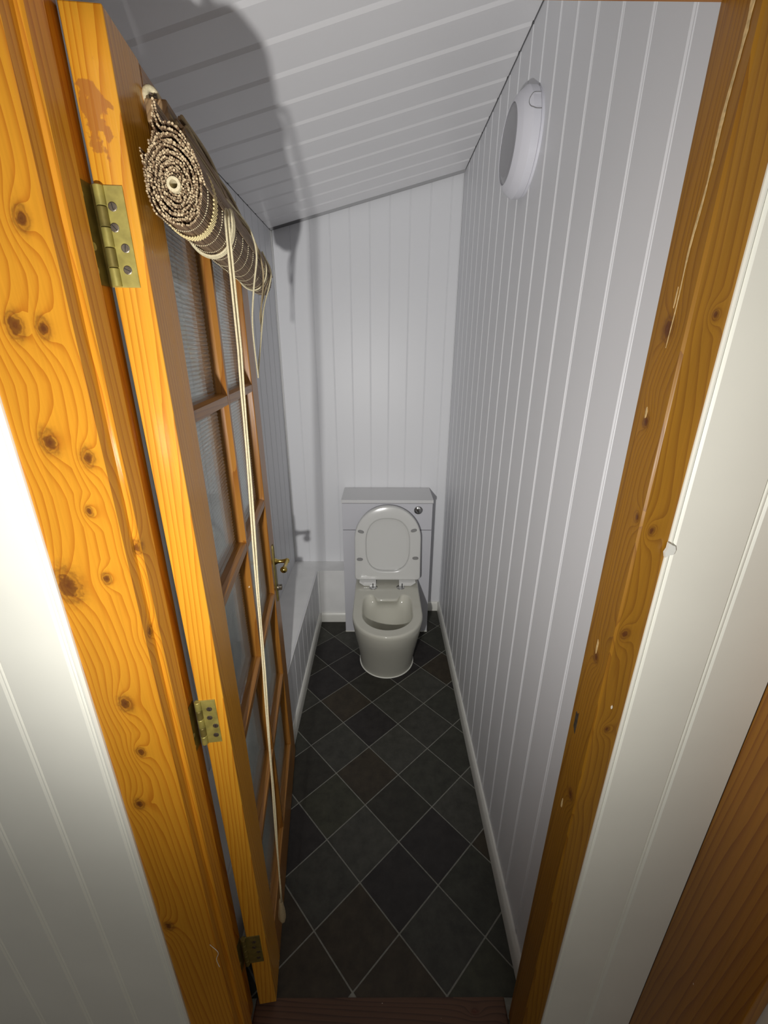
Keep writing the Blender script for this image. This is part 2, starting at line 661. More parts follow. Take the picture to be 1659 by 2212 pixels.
# right wall
wall_r = tag(box('wall_right', XR + 0.004, XR + 0.06, 0.50, YB + 0.03, -0.02, 2.60, GREYW),
             'tall right wall clad in white tongue and groove boards', 'wall', kind='structure')
PR_ = 0.106
prof = board_profile(PR_, 0.012, 0.0032)
rmesh = None
y = 0.709 - PR_
k = 0
while y < YB - 0.004:
    wd = min(PR_, YB - 0.002 - y)
    if wd > PR_ - 1e-6 and rmesh is not None:
        link('panel', rmesh, wall_r, (0, y, 0))
    else:
        pf = prof if wd > PR_ - 1e-6 else [(u, d) for u, d in board_profile(wd, 0.004, 0.001)]
        poly = [(XR - d, u) for u, d in pf]
        o = prism('panel', poly, 0.0, ceil_z(XR) - 0.002, PVC, wall_r, local=True, auto=15)
        o.location = (0, y, 0)
        if rmesh is None:
            rmesh = o.data
    y += PR_
    k += 1
o = prism('panel', [(XR - d, u) for u, d in board_profile(0.709 - PR_ - 0.566, 0.006, 0.002)], 0.0, ceil_z(XR) - 0.002, PVC, wall_r,
          local=True)
o.location = (0, 0.566, 0)

# back wall
wall_b = tag(box('wall_back', XL - 0.05, XR + 0.05, YB + 0.008, YB + 0.06, -0.02, 2.60, GREYW),
             'back wall of white boards behind the toilet unit', 'wall', kind='structure')
x = -0.252 - 3 * 0.0975 - 0.0
while x < XR - 0.002:
    x0, x1 = max(x, XL), min(x + 0.0975, XR)
    if x1 - x0 > 0.01:
        pf = board_profile(x1 - x0, 0.008, 0.0014)
        prism('panel', [(x0 + u, YB - d) for u, d in pf], 0.0, 1, PVC, wall_b,
              ztop=lambda px, py: ceil_z(px) - 0.004, auto=15)
    x += 0.0975

# left wall
wall_l = tag(box('wall_left', XL - 0.06, XL - 0.008, 0.50, YB + 0.03, -0.02, 2.60, GREYW),
             'left wall of white boards behind the open door', 'wall', kind='structure')
lm = None
y = 2.385 - 0.1005
while y > 0.5:
    if lm is None:
        poly = [(XL + d, u) for u, d in board_profile(0.1005, 0.010, 0.0026)]
        o = prism('panel', poly, BOXZ, ceil_z(XL) - 0.002, PVC, wall_l, local=True, auto=15)
        lm = o.data
        o.location = (0, y, 0)
    else:
        link('panel', lm, wall_l, (0, y, 0))
    y -= 0.1005
prism('panel', [(XL, 2.385), (XL, YB), (XL - 0.007, YB), (XL - 0.007, 2.385)], BOXZ, ceil_z(XL) - 0.002, PVC, wall_l)

# ceiling
t_ = math.atan(0.2587)
cx0, cx1 = XL + 0.001, XR - 0.003
ceiling = obj('ceiling', [(cx0 - .05, 0.45, ceil_z(cx0 - .05) + .012), (cx1 + .06, 0.45, ceil_z(cx1 + .06) + .012),
                          (cx1 + .06, 2.46, ceil_z(cx1 + .06) + .012), (cx0 - .05, 2.46, ceil_z(cx0 - .05) + .012),
                          (cx0 - .05, 0.45, ceil_z(cx0 - .05) + .05), (cx1 + .06, 0.45, ceil_z(cx1 + .06) + .05),
                          (cx1 + .06, 2.46, ceil_z(cx1 + .06) + .05), (cx0 - .05, 2.46, ceil_z(cx0 - .05) + .05)],
              [(0, 1, 2, 3), (7, 6, 5, 4), (0, 4, 5, 1), (1, 5, 6, 2), (2, 6, 7, 3), (3, 7, 4, 0)], DARK)
tag(ceiling, 'sloping ceiling of white grooved boards, higher on the right', 'ceiling', kind='structure')
PC = 0.117
cm = None
y = 2.261 + 0.004
ys = [2.261 + PC - k * PC for k in range(0, 18)]
for y1 in ys:
    y0 = y1 - PC
    if y0 < 0.44:
        break
    wd = PC if y1 < YB - 0.004 else YB - 0.003 - y0
    if wd != PC or cm is None or True:
        pf = [(0, 0.011), (0, 0.0065), (0.019, 0.0), (wd, 0.0), (wd, 0.0065), (wd, 0.011)]
        if wd == PC and cm is not None:
            link('panel', cm, ceiling, (0, y0, 0))
            continue
        vs = []
        for xx in (cx0, cx1):
            for u, d in pf:
                vs.append((xx, u, ceil_z(xx) + d))
        n = len(pf)
        fs = [tuple(range(n)), tuple(range(n, 2 * n))[::-1]] + [(i, n + i, n + (i + 1) % n, (i + 1) % n) for i in range(n)]
        o = obj('panel', vs, fs, PVC_C, ceiling, local=True)
        o.location = (0, y0, 0)
        if wd == PC:
            cm = o.data

# pipe boxing along the left wall and across the back corner
boxing = tag(prism('pipe_boxing', [(XL, 0.56), (BOXX - 0.006, 0.56), (BOXX - 0.006, BOXY), (-0.2145, BOXY), (-0.2145, YB), (XL, YB)],
                   0, BOXZ, PAINT),
             'low white boxing running along the left wall and round the back corner', 'boxing', kind='structure')
bm = None
y = BOXY - 0.03 - 0.1
while y > 0.5:
    if bm is None:
        poly = [(BOXX + d, u) for u, d in board_profile(0.1, 0.010, 0.0026, 0.006)]
        o = prism('panel', poly, 0.0, BOXZ - 0.001, PVC, boxing, local=True, auto=15)
        bm = o.data
        o.location = (0, y, 0)
    else:
        link('panel', bm, boxing, (0, y, 0))
    y -= 0.1
prism('panel', [(BOXX, BOXY - 0.03), (BOXX, BOXY), (BOXX - 0.006, BOXY), (BOXX - 0.006, BOXY - 0.03)], 0, BOXZ - 0.001, PVC, boxing)
bev(box('corner_bead', BOXX - 0.001, BOXX + 0.012, BOXY - 0.008, BOXY + 0.002, 0.0, BOXZ + 0.001, PAINT, boxing), 0.003)
bev(box('edge_bead', BOXX - 0.002, BOXX + 0.0035, 0.56, BOXY, BOXZ - 0.010, BOXZ + 0.002, PAINT, boxing), 0.0015)


def skirt(name, pts, label, h=0.064, th=0.014):
    """pts = two floor points along the wall face, n = direction into the room"""
    (x0, y0), (x1, y1), (nx, ny) = pts
    prof_ = [(0, 0), (th, 0), (th, h - 0.016), (th - 0.003, h - 0.007), (th - 0.008, h), (0, h)]
    vs = [(x0 + nx * d, y0 + ny * d, z) for d, z in prof_] + [(x1 + nx * d, y1 + ny * d, z) for d, z in prof_]
    n = len(prof_)
    fs = [tuple(range(n)), tuple(range(n, 2 * n))[::-1]] + [(i, n + i, n + (i + 1) % n, (i + 1) % n) for i in range(n)]
    o = obj(name, vs, fs, SKIRT, auto=40)
    o.data.validate()
    return tag(o, label, 'skirting board', kind='structure')


skirt('baseboard_right', ((XR, 0.566), (XR, YB), (-1, 0)), 'long white skirting board at the foot of the right wall')
skirt('baseboard_left', ((BOXX, 0.60), (BOXX, BOXY), (1, 0)), 'white skirting board along the low boxing on the left')
skirt('baseboard_back', ((BOXX + .014, BOXY), (-0.2145, BOXY), (0, -1)), 'short white skirting board left of the toilet unit', h=0.060)
skirt('trim_1', ((0.280, YB), (XR - .014, YB), (0, -1)), 'stub of white skirting board right of the toilet unit', h=0.064)
# pale caulk bead in the left back corner
o = obj('trim_2', *tube([(XL + 0.003, YB - 0.003, BOXZ), (XL + 0.003, YB - 0.003, ceil_z(XL) - 0.003)], 0.006, 8), PAINT, smooth=True)
tag(o, 'narrow white bead up the back left corner', 'trim', kind='structure')

# ---------------------------------------------------------------- doorway wall, jambs, sill (trim)
FY = 0.475
wf = tag(box('wall_front', -1.25, -0.415, 0.484, 0.57, -0.02, 2.6, GREYW),
         'white boarded hall wall left of the doorway', 'wall', kind='structure')
edges = [-0.4150, -0.4275 - 0.0, -0.528, -0.6285, -0.729, -0.8295, -0.93, -1.0305, -1.131]
for a, c in zip(edges[1:], edges[:-1]):
    wd = c - a
    pf = board_profile(wd, 0.011 if wd > 0.05 else 0.010, 0.0024, 0.008)
    prism('panel', [(c - u, FY - d) for u, d in pf], 0.0, 2.3, PAINT_OUT, wf, auto=15)
wf2 = tag(box('wall_front_right', 0.361, 0.575, 0.484, 0.56, -0.02, 2.6, GREYW),
          'white boarded hall wall right of the doorway', 'wall', kind='structure')
for a, c in ((0.3565, 0.4535), (0.4535, 0.5505)):
    pf = board_profile(c - a, 0.011, 0.003, 0.008)
    prism('panel', [(a + u, FY - d) for u, d in pf] if 0 else [(c - u, FY - d) for u, d in pf][::-1], 0.0, 2.3, PAINT_OUT, wf2, auto=15)
wf3 = tag(box('wall_front_top', -0.415, 0.361, 0.484, 0.57, 2.012, 2.6, GREYW), 'hall wall above the doorway', 'wall', kind='structure')
ws = tag(box('wall_side', 0.572, 0.65, -1.2, 0.56, -0.02, 2.6, PAINT_OUT), 'pale hall side wall beyond the right hand architrave', 'wall',
         kind='structure')

jl = prism('trim_3', [(-0.4145, 0.480), (-0.3225, 0.480), (-0.3200, 0.4825), (-0.3200, 0.503), (-0.3150, 0.5035), (-0.3130, 0.506),
                      (-0.3130, 0.536), (-0.3290, 0.536), (-0.3290, 0.584), (-0.4145, 0.584)], 0, 2.01, PINE_L)
tag(jl, 'bright orange varnished pine jamb with knots on the left of the doorway', 'door jamb', kind='structure')
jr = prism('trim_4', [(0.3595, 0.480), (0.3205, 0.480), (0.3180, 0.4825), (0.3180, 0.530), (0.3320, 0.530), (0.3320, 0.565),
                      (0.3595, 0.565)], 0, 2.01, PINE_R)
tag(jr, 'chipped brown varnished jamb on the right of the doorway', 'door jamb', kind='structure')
# bare wood split down the right jamb
random.seed(3)
L_, R_ = [], []
zz = 1.905
while zz > 1.60:
    t = (1.905 - zz) / 0.305
    yc = 0.4935 + 0.013 * min(1, t * 1.2) + 0.0012 * math.sin(zz * 60)
    wv_ = max(0.0002, (0.0058 * (1 - t) ** 0.7) * (0.45 + 0.55 * abs(math.sin(zz * 37 + 1))) * random.uniform(0.7, 1.15))
    L_.append((yc - wv_ * 0.6, zz))
    R_.append((yc + wv_ * 0.4, zz))
    zz -= 0.006
poly = L_ + R_[::-1]
n_ = len(L_)
vs = [(0.3176, a, b) for a, b in L_] + [(0.3176, a, b) for a, b in R_]
fs = [(i, i + 1, n_ + i + 1, n_ + i) for i in range(n_ - 1)]
o = obj('bare_wood_split', vs, fs, BARE, jr)
tag(o, 'pale split of bare wood')
m_ = o.modifiers.new('solid', 'SOLIDIFY')
m_.thickness = 0.0006


def chip(name, cx, cy, cz, ry, rz, mat, parent, seed, face='x', dx=0.0006, label=None):
    random.seed(seed)
    pts = []
    for k in range(9):
        t = 2 * PI * k / 9
        s_ = random.uniform(0.55, 1.1)
        pts.append((math.cos(t) * ry * s_, math.sin(t) * rz * s_))
    if face == 'x':
        o = prism(name, [(cy + a, cz + b) for a, b in pts], cx - dx, cx + dx, mat, parent, axis='x')
    else:
        o = prism(name, [(cx + a, cz + b) for a, b in pts], cy - dx, cy + dx, mat, parent, axis='y')
    if label:
        tag(o, label)
    return o


chip('chip', 0.318, 0.518, 1.533, 0.0022, 0.007, BARE, jr, 1)
chip('chip', 0.318, 0.513, 1.197, 0.0018, 0.016, BARE, jr, 2)
chip('chip', 0.318, 0.515, 0.865, 0.003, 0.012, BARE, jr, 4)
chip('chip', 0.318, 0.510, 1.655, 0.0008, 0.012, BARE, jr, 5)
chip('strike_plate', 0.3178, 0.5245, 1.040, 0.0055, 0.024, STEEL, jr, 8, dx=0.001, label='dull grey metal strike plate')
chip('paint_blob', 0.3575, 0.4745, 1.372, 0.008, 0.011, CAULK, jr, 9, face='y', dx=0.002, label='blob of white paint')
chip('paint_blob', 0.338, 0.4795, 1.115, 0.0012, 0.004, FLECK, jr, 10, face='y')
head = tag(box('trim_5', -0.4145, 0.3595, 0.481, 0.566, 1.9225, 2.01, PINE_H), 'brown varnished head of the door frame', 'door frame',
           kind='structure')
sill = tag(bev(box('trim_6', -0.325, 0.330, 0.36, 0.601, -0.05, 0.002, SILLM), 0.004),
           'worn dark brown timber sill across the foot of the doorway', 'sill', kind='structure')
hf = tag(prism('floor_hall', [(-1.25, -1.2), (0.5745, -1.2), (0.5745, 0.4835), (0.3305, 0.4835), (0.3305, 0.3595), (-0.3255, 0.3595), (-0.3255, 0.4835),
                       (-1.25, 0.4835)], -0.06, -0.004, SILLM), 'dark hall floor in front of the doorway', 'floor',
         kind='structure')
pt = tag(bev(box('trim_7', 0.5490, 0.5718, 0.327, 0.4765, 0, 2.1, PINE_T), 0.002),
         'broad dark pine architrave on the side wall at the right edge', 'architrave', kind='structure')
# wisp of white lint on the left jamb
o = obj('lint_thread', *tube(catmull([(-0.330, 0.4785, 0.520), (-0.318, 0.4790, 0.492), (-0.306 - .018, 0.4788, 0.470),
                                      (-0.3225, 0.4788, 0.448), (-0.3215, 0.4788, 0.442)], 5), 0.0006, 5), FLECK)
tag(o, 'wisp of white lint clinging low on the left jamb', 'lint')


# ---------------------------------------------------------------- the open glazed door
DM = (Matrix.Translation((-0.268, 0.587, 0)) @ Matrix.Rotation(math.radians(96.97), 4, 'Z')
      @ Matrix.Rotation(-0.0083, 4, 'X'))
DI = DM.inverted()
# door space: x = from the hinges to the free edge, y = minus the distance off the room face, z = up
door = empty('door_1')
door.matrix_world = DM
tag(door, 'tall pine glazed door with ten reeded panes, opened inwards against the left side', 'door', kind='structure')
TH = 0.0425
W_ = 0.75
Z0, Z1 = 0.018, 1.928


def dbox(name, s0, s1, z0, z1, mat, parent=door, y0=0.0, y1=TH, bevel=0.0035):
    return box(name, s0, s1, y0, y1, z0, z1, mat, parent, True, bevel)


dbox('stile', 0.0, 0.092, Z0, Z1, PINE_DE, bevel=0.0015)
dbox('stile', 0.652, W_, Z0, Z1, PINE_D, bevel=0.0025)
dbox('top_rail', 0.092, 0.652, 1.838, Z1, PINE_DX)
dbox('bottom_rail', 0.092, 0.652, Z0, 0.17, PINE_DX)
SM = 0.347
bars = [1.5025, 1.1630, 0.8330, 0.5010]
hb = 0.0135


def barpoly(c, hw, cham=0.006):
    """section of a glazing bar: chamfered towards the room"""
    return [(c - hw, 0.010), (c - hw + cham * .75, 0.0008), (c + hw - cham * .75, 0.0008), (c + hw, 0.010), (c + hw, 0.040), (c - hw, 0.040)]


# vertical muntin
pp = barpoly(SM, 0.012)
n_ = len(pp)
vs = [(a, b, 0.17) for a, b in pp] + [(a, b, 1.838) for a, b in pp]
fs = [tuple(range(n_))[::-1], tuple(range(n_, 2 * n_))] + [(i, (i + 1) % n_, n_ + (i + 1) % n_, n_ + i) for i in range(n_)]
obj('muntin', vs, fs, PINE_D, door, True)
for zc in bars:
    for s0, s1 in ((0.092, SM - 0.0105), (SM + 0.0105, 0.652)):
        pq = [(b, a) for a, b in barpoly(zc, hb)]
        vs = [(s0, a, b) for a, b in pq] + [(s1, a, b) for a, b in pq]
        fs = [tuple(range(n_)), tuple(range(n_, 2 * n_))[::-1]] + [(i, n_ + i, n_ + (i + 1) % n_, (i + 1) % n_) for i in range(n_)]
        obj('glazing_bar', vs, fs, PINE_DX, door, True)


def pane(s0, s1, z0, z1):
    pitch = 0.0072
    nr = max(2, round((z1 - z0) / pitch))
    yf, yb_ = 0.0205, 0.0245
    prof_ = []
    for k in range(nr):
        for q in range(5):
            t = q / 5
            prof_.append((yf + 0.0016 - 0.0016 * math.sin(PI * t) ** 0.8, z0 + (z1 - z0) * (k + t) / nr))
    prof_.append((yf + 0.0016, z1))
    n = len(prof_)
    vs = [(s0, a, b) for a, b in prof_] + [(s1, a, b) for a, b in prof_] + [(s0, yb_, z0), (s1, yb_, z0), (s0, yb_, z1), (s1, yb_, z1)]
    fs = [(i, n + i, n + i + 1, i + 1) for i in range(n - 1)]
    B = 2 * n
    fs += [(B, B + 2, B + 3, B + 1), (0, B, B + 1, n), (n - 1, 2 * n - 1, B + 3, B + 2)]
    fs += [tuple([B] + list(range(n)) + [B + 2]), tuple([B + 1, B + 3] + list(range(2 * n - 1, n - 1, -1)))]
    o = obj('pane', vs, fs, GLASS, door, True)
    return o


zs = [1.838] + [v for c in bars for v in (c + hb, c - hb)] + [0.17]
for k in range(5):
    zt, zb = zs[2 * k], zs[2 * k + 1]
    pane(0.0925, SM - 0.0122, zb + 0.0004, zt - 0.0004)
    pane(SM + 0.0122, 0.6515, zb + 0.0004, zt - 0.0004)


def hinge(z0, z1, mats, leaf=(0.012, 0.0425)):
    h = z1 - z0
    a = dbox('hinge', -0.0016, 0.0004, z0, z1, mats[0], y0=leaf[0], y1=leaf[1] + 0.004, bevel=0.0004)
    a['label'] = 'brass butt hinge'
    # jamb leaf, in the world, set in the rebate of the jamb
    vs, fs = boxg(-0.3294, -0.3277, 0.5445, 0.580, z0, z1)
    obj('hinge_leaf', [DI @ Vector(v) for v in vs], fs, mats[1], a, True)
    # pin axis
    px = DI @ Vector((-0.3190, 0.5785, (z0 + z1) / 2))
    for k in range(5):
        k0, k1 = z0 + h * k / 5 + 0.0004, z0 + h * (k + 1) / 5 - 0.0004
        vs, fs = lathe([(0.0050, 0), (0.0056, 0.0007), (0.0056, k1 - k0 - 0.0007), (0.0050, k1 - k0)], (px.x, px.y, k0), (0, 0, 1), 16)
        obj('knuckle', vs, fs, mats[k % 2], a, True, auto=40)
    for k, (yy, fz) in enumerate(((0.026, 0.24), (0.028, 0.44), (0.0205, 0.64), (0.0225, 0.86))):
        zc = z1 - h * (fz * 1.0 - 0.04)
        vs, fs = lathe([(0.0048, -0.0005), (0.0048, 0.0006), (0.0040, 0.0009)], (-0.0016, yy, zc), (-1, 0, 0), 16)
        o = obj('screw', vs, fs, STEEL, a, True, auto=30)
        an = (0.15, 0.7, -0.2, 1.1)[k]
        d = Vector((0, math.sin(an), math.cos(an)))
        e_ = Vector((0, math.cos(an), -math.sin(an)))
        c = Vector((-0.0026, yy, zc))
        vs2 = [c + d * s * 0.0038 + e_ * t * 0.0004 + Vector((q, 0, 0)) for q in (-0.00008, 0.0002) for s, t in
               ((-1, -1), (1, -1), (1, 1), (-1, 1))]
        fs2 = [(0, 1, 2, 3), (7, 6, 5, 4), (0, 4, 5, 1), (1, 5, 6, 2), (2, 6, 7, 3), (3, 7, 4, 0)]
        m = mkmesh('s', *join([(vs, fs), (vs2, fs2)]), [STEEL, SLOT], mi=[0] * len(fs) + [1] * len(fs2))
        o.data = m
    for k, (yy, fz) in enumerate(((0.557, 0.14), (0.555, 0.37), (0.562, 0.62), (0.558, 0.86))):
        zc = z1 - h * fz
        c = DI @ Vector((-0.3277, yy, zc))
        ax = (DI.to_3x3() @ Vector((1, 0, 0))).normalized()
        vs, fs = lathe([(0.0044, -0.0004), (0.0044, 0.0005), (0.0036, 0.0009), (0.0012, 0.0004)], c, ax, 14)
        obj('screw', vs, fs, SCREWB, a, True, auto=30)
    return a


hinge(1.671, 1.774, (BRASS, BRASSD))
hinge(0.930, 1.028, (BRASS, BRASSD), (0.0145, 0.0425))
hinge(0.212, 0.318, (BRASSD, BRASSD))

# lever handle on its long plate
hp = [(0.695 + 0.013 * math.cos(t) * (1 if abs(math.sin(t)) < .98 else .9), 0) for t in (0,)]
plate = []
for k in range(32):
    t = 2 * PI * k / 32
    c_, s_ = math.cos(t), math.sin(t)
    hw = 0.018 * (1 + 0.16 * math.cos(4 * t))
    plate.append((0.706 + hw * math.copysign(abs(c_) ** 0.7, c_), 0.889 + 0.108 * math.copysign(abs(s_) ** 0.75, s_)))
vs = [(a, 0.0004, b) for a, b in plate] + [(a, -0.0022, b) for a, b in plate] + \
     [(0.706 + (a - 0.706) * 0.82, -0.0042, 0.889 + (b - 0.889) * 0.96) for a, b in plate]
n_ = 32
fs = [tuple(range(n_))[::-1], tuple(range(2 * n_, 3 * n_))]
for r_ in range(2):
    fs += [(r_ * n_ + i, r_ * n_ + (i + 1) % n_, (r_ + 1) * n_ + (i + 1) % n_, (r_ + 1) * n_ + i) for i in range(n_)]
hd = obj('handle', [(v[0], v[1], v[2]) for v in vs], fs, BRASSD, door, True, auto=35)
hd['label'] = 'dull brass lever handle on a long plate'
zl = 0.934
parts = [lathe([(0.0115, 0), (0.0100, 0.004), (0.0070, 0.010), (0.0062, 0.020), (0.0068, 0.030), (0.0075, 0.033), (0.0082, 0.037),
                (0.0082, 0.044), (0.005, 0.047)], (0.706, -0.004, zl), (0, -1, 0), 20)]
parts.append(lathe([(0.0076, 0), (0.0062, 0.014), (0.0062, 0.036), (0.0072, 0.058), (0.0105, 0.066), (0.0115, 0.070), (0.0085, 0.076),
                    (0.004, 0.079)], (0.706, -0.0435, zl), (-1, 0.06, 0.05), 20))
parts.append(lathe([(0.0078, 0), (0.0085, 0.004), (0.005, 0.010)], (0.706, -0.0435, zl), (1, 0, 0), 16))
o = obj('lever', *join(parts), BRASSP, hd, True, auto=50)
o['label'] = 'polished brass lever'
parts = [lathe([(0.011, 0), (0.011, 0.006), (0.007, 0.009)], (0.700, -0.0035, 0.838), (0, -1, 0), 18),
         boxg(0.691, 0.709, -0.020, -0.009, 0.831, 0.845)]
o = obj('thumb_turn', *join(parts), STEEL, hd, True)
bev(o, 0.0015)

# ---------------------------------------------------------------- rolled blind hung on the door
blind = empty('reed_blind')
blind.matrix_world = DM
tag(blind, 'rolled up brown reed blind with cream bands hanging across the top of the pine door', 'blind')
random.seed(11)
AC, ZC = 0.0415, 1.7815
A_, B_ = 0.0325, 0.0430


def at(off, z):
    return (off, z)


sticks = []      # (off, z, outer?)
pitch_r, step = 0.068, 0.0023
th = 0.0
f = 0.21
while f < 1.0:
    wb = 1 + 0.035 * math.sin(th * 2.3 + f * 9) + 0.02 * math.sin(th * 5.1)
    off = AC + A_ * f * wb * math.cos(th) + random.uniform(-0.0005, 0.0005)
    z = ZC + B_ * f * wb * math.sin(th) + random.uniform(-0.0005, 0.0005)
    sn = math.sin(th - 0.25)
    if sn > 0.2:
        z += 0.005 * (sn - 0.2) * f ** 1.5
    sticks.append((off, z))
    dl = math.hypot(A_ * f, B_ * f)
    dth = step / max(dl, 0.002) * 1.38
    th += dth
    f += pitch_r * dth / (2 * PI)


def resample(path, st):
    out = [path[0]]
    acc = 0
    for a, b in zip(path[:-1], path[1:]):
        acc += (b - a).length
        if acc >= st:
            out.append(b)
            acc = 0
    return out


# the fall from the hook, the top wrap and the loose end by the door
for pth in ([(0.0305, 0, 1.858), (0.0300, 0, 1.850), (0.0270, 0, 1.840), (0.0285, 0, 1.833), (0.0255, 0, 1.826), (0.0190, 0, 1.818)],
            [(0.0325, 0, 1.858), (0.0340, 0, 1.848), (0.0370, 0, 1.840), (0.0440, 0, 1.839), (0.0510, 0, 1.837), (0.0590, 0, 1.828),
             (0.0670, 0, 1.813), (0.0730, 0, 1.797), (0.0755, 0, 1.782)],
            [(0.0310, 0, 1.846), (0.0330, 0, 1.836), (0.0380, 0, 1.834), (0.0450, 0, 1.833), (0.0530, 0, 1.830), (0.0610, 0, 1.820), (0.0680, 0, 1.806)],
            [(0.0290, 0, 1.826), (0.0350, 0, 1.829), (0.0430, 0, 1.829), (0.0510, 0, 1.825), (0.0590, 0, 1.815)],
            [(0.0105, 0, 1.778), (0.0102, 0, 1.792), (0.0112, 0, 1.804), (0.0098, 0, 1.814)],
            [(0.0128, 0, 1.784), (0.0124, 0, 1.796), (0.0142, 0, 1.806)]):
    for p in resample(catmull(pth, 60), 0.0023):
        sticks.append((p.x + random.uniform(-.0004, .0004), p.z + random.uniform(-.0004, .0004)))
vs, fs, mi, tint = [], [], [], []
S0, S1 = 0.012, 0.705
for off, z in sticks:
    r = 0.00118 * random.uniform(0.8, 1.25)
    a0 = random.uniform(0, 1)
    s0 = S0 + random.uniform(-0.0022, 0.0026)
    s1 = S1 + random.uniform(-0.002, 0.002)
    b = len(vs)
    tn = random.uniform(0.0, 1.0)
    for s in (s0, s1):
        for k in range(6):
            c = a0 + k * PI / 3
            vs.append((s, -(off + r * math.cos(c)), z + r * math.sin(c)))
    for k in range(6):
        fs.append((b + k, b + (k + 1) % 6, b + 6 + (k + 1) % 6, b + 6 + k))
        mi.append(0)
    fs.append(tuple(b + k for k in range(6))[::-1])
    fs.append(tuple(b + 6 + k for k in range(6)))
    mi += [1, 1]
    tint += [tn] * 12
me = mkmesh('roll', vs, fs, [REED, REEDE], mi=mi)
at_ = me.attributes.new('tint', 'FLOAT', 'POINT')
at_.data.foreach_set('value', tint)
o = link('roll', me, blind)
tag(o, 'tight roll of thin brown reeds', kind='stuff')
# bamboo core
vs, fs = lathe([(0.0045, -0.02), (0.0045, 0.0035), (0.0076, 0.0035), (0.0080, 0.0025), (0.0080, -0.02)], (S0, -AC, ZC - 0.001), (-1, 0, 0), 22, cap=False)
obj('core_tube', vs, fs, CORD, blind, True, auto=40)
vs, fs = lathe([(0.0045, -0.03), (0.0045, -0.0295)], (S0, -AC, ZC - 0.001), (-1, 0, 0), 16)
obj('core_hole', vs, fs, DARK, blind, True)


def ring(s, r, grow=0.0018, a0=-2.7, a1=0.9, wob=0.0004, n=54):
    pts = []
    for k in range(n + 1):
        t = a0 + (a1 - a0) * k / n
        pts.append((s + wob * math.sin(k * 2.1), -(AC + (A_ + grow) * math.cos(t)), ZC + (B_ + grow) * math.sin(t)))
    return tube(pts, r, 5)


def beads(s, r, grow, a0, a1, ph, n=70):
    """a cord woven over and under the reeds"""
    out = []
    for k in range(n):
        if (k + ph) % 2:
            continue
        t = a0 + (a1 - a0) * k / n
        t2 = a0 + (a1 - a0) * (k + 1.1) / n
        pts = [(s, -(AC + (A_ + grow) * math.cos(q)), ZC + (B_ + grow) * math.sin(q)) for q in (t, (t + t2) / 2, t2)]
        out.append(tube(pts, r, 6, taper=(0.5, 1, 0.5)))
    return join(out)


BAND = flat((0.80, 0.68, 0.36), 0.6, name='band_cord')
for k in range(6):
    obj('band_cord', *beads(0.056 + k * 0.0032, 0.0017, 0.0014, -2.9, 0.75, k), BAND, blind, True, smooth=True)
for s in (0.028,):
    obj('warp_thread', *beads(s, 0.0009, 0.0010, -2.6, 0.4, 0, 90), CORD, blind, True)
for s in (0.106, 0.150, 0.205, 0.262, 0.318, 0.374, 0.430, 0.486, 0.542, 0.598, 0.650):
    obj('warp_thread', *beads(s, 0.0010, 0.0010, -2.9, 0.55, 0, 90), CORD, blind, True)
for k in range(3):
    obj('lift_cord', *ring(0.163 + k * 0.0042, 0.0021, 0.0030 + 0.0006 * k, -2.9, 0.35), CORD, blind, True, smooth=True)
obj('lift_cord', *ring(0.560, 0.0019, 0.0030, -2.9, 0.35), CORD, blind, True, smooth=True)
# header batten on the door and bundle of loose sticks and cord along the top
box('header_batten', 0.075, 0.690, -0.030, -0.004, 1.862, 1.886, BATTEN, blind, True, 0.002)
random.seed(5)
parts, parts2 = [], []
for k in range(22):
    a = 0.085 + random.uniform(-0.008, 0.012)
    e_ = random.choice((0.47, 0.50, 0.44, 0.66, 0.68))
    o1 = 0.034 + random.uniform(-0.008, 0.012)
    z1_ = 1.866 + random.uniform(-0.012, 0.010)
    pts = catmull([(a, -o1, z1_), (a + 0.12, -(o1 + random.uniform(-.003, .004)), z1_ + random.uniform(-.004, .003)),
                   (a + 0.25, -(o1 + random.uniform(-.003, .004)), z1_ + random.uniform(-.006, .003)),
                   (e_, -(o1 - 0.002), z1_ + random.uniform(-.004, .004))], 8)
    (parts if k % 2 else parts2).append(tube(pts, random.uniform(0.0018, 0.0030), 7))
obj('loose_reeds', *join(parts), BATTEN, blind, True)
obj('cord_bundle', *join(parts2), CORDD, blind, True, smooth=True)
for s in (0.468, 0.478):
    obj('broken_reed', *tube([(s - 0.10, -0.034, 1.872), (s + random.uniform(0, .02), -0.030, 1.878 + random.uniform(-.004, .004))], 0.0022, 7), BATTEN, blind, True)
# hanging loop on its screw
lu, lv = Vector((0.6, -0.8, 0)), Vector((0, 0, 1))
lc = Vector((0.092, -0.0085, 1.8935))
pts = [lc + lu * 0.0070 * math.cos(t) + lv * 0.0085 * math.sin(t) for t in [2 * PI * k / 18 for k in range(18)]]
obj('hanging_loop', *tube(pts, 0.0040, 8, closed=True), CORD, blind, True, smooth=True)
obj('hook_screw', *lathe([(0.0025, 0), (0.0025, 0.012), (0.0042, 0.013), (0.003, 0.016)], (0.092, 0.0005, 1.8935), (0, -1, 0), 12), STEEL, blind, True)
obj('loop_cord', *join([tube(catmull([(0.092, -0.010, 1.885), (0.070, -0.017, 1.876), (0.040, -0.026, 1.866), (0.014, -0.031, 1.857)], 8), 0.0012, 6),
                        tube(catmull([(0.094, -0.011, 1.885), (0.080, -0.020, 1.872), (0.055, -0.029, 1.862), (0.025, -0.034, 1.854)], 8), 0.0012, 6)]),
    CORDD, blind, True, smooth=True)
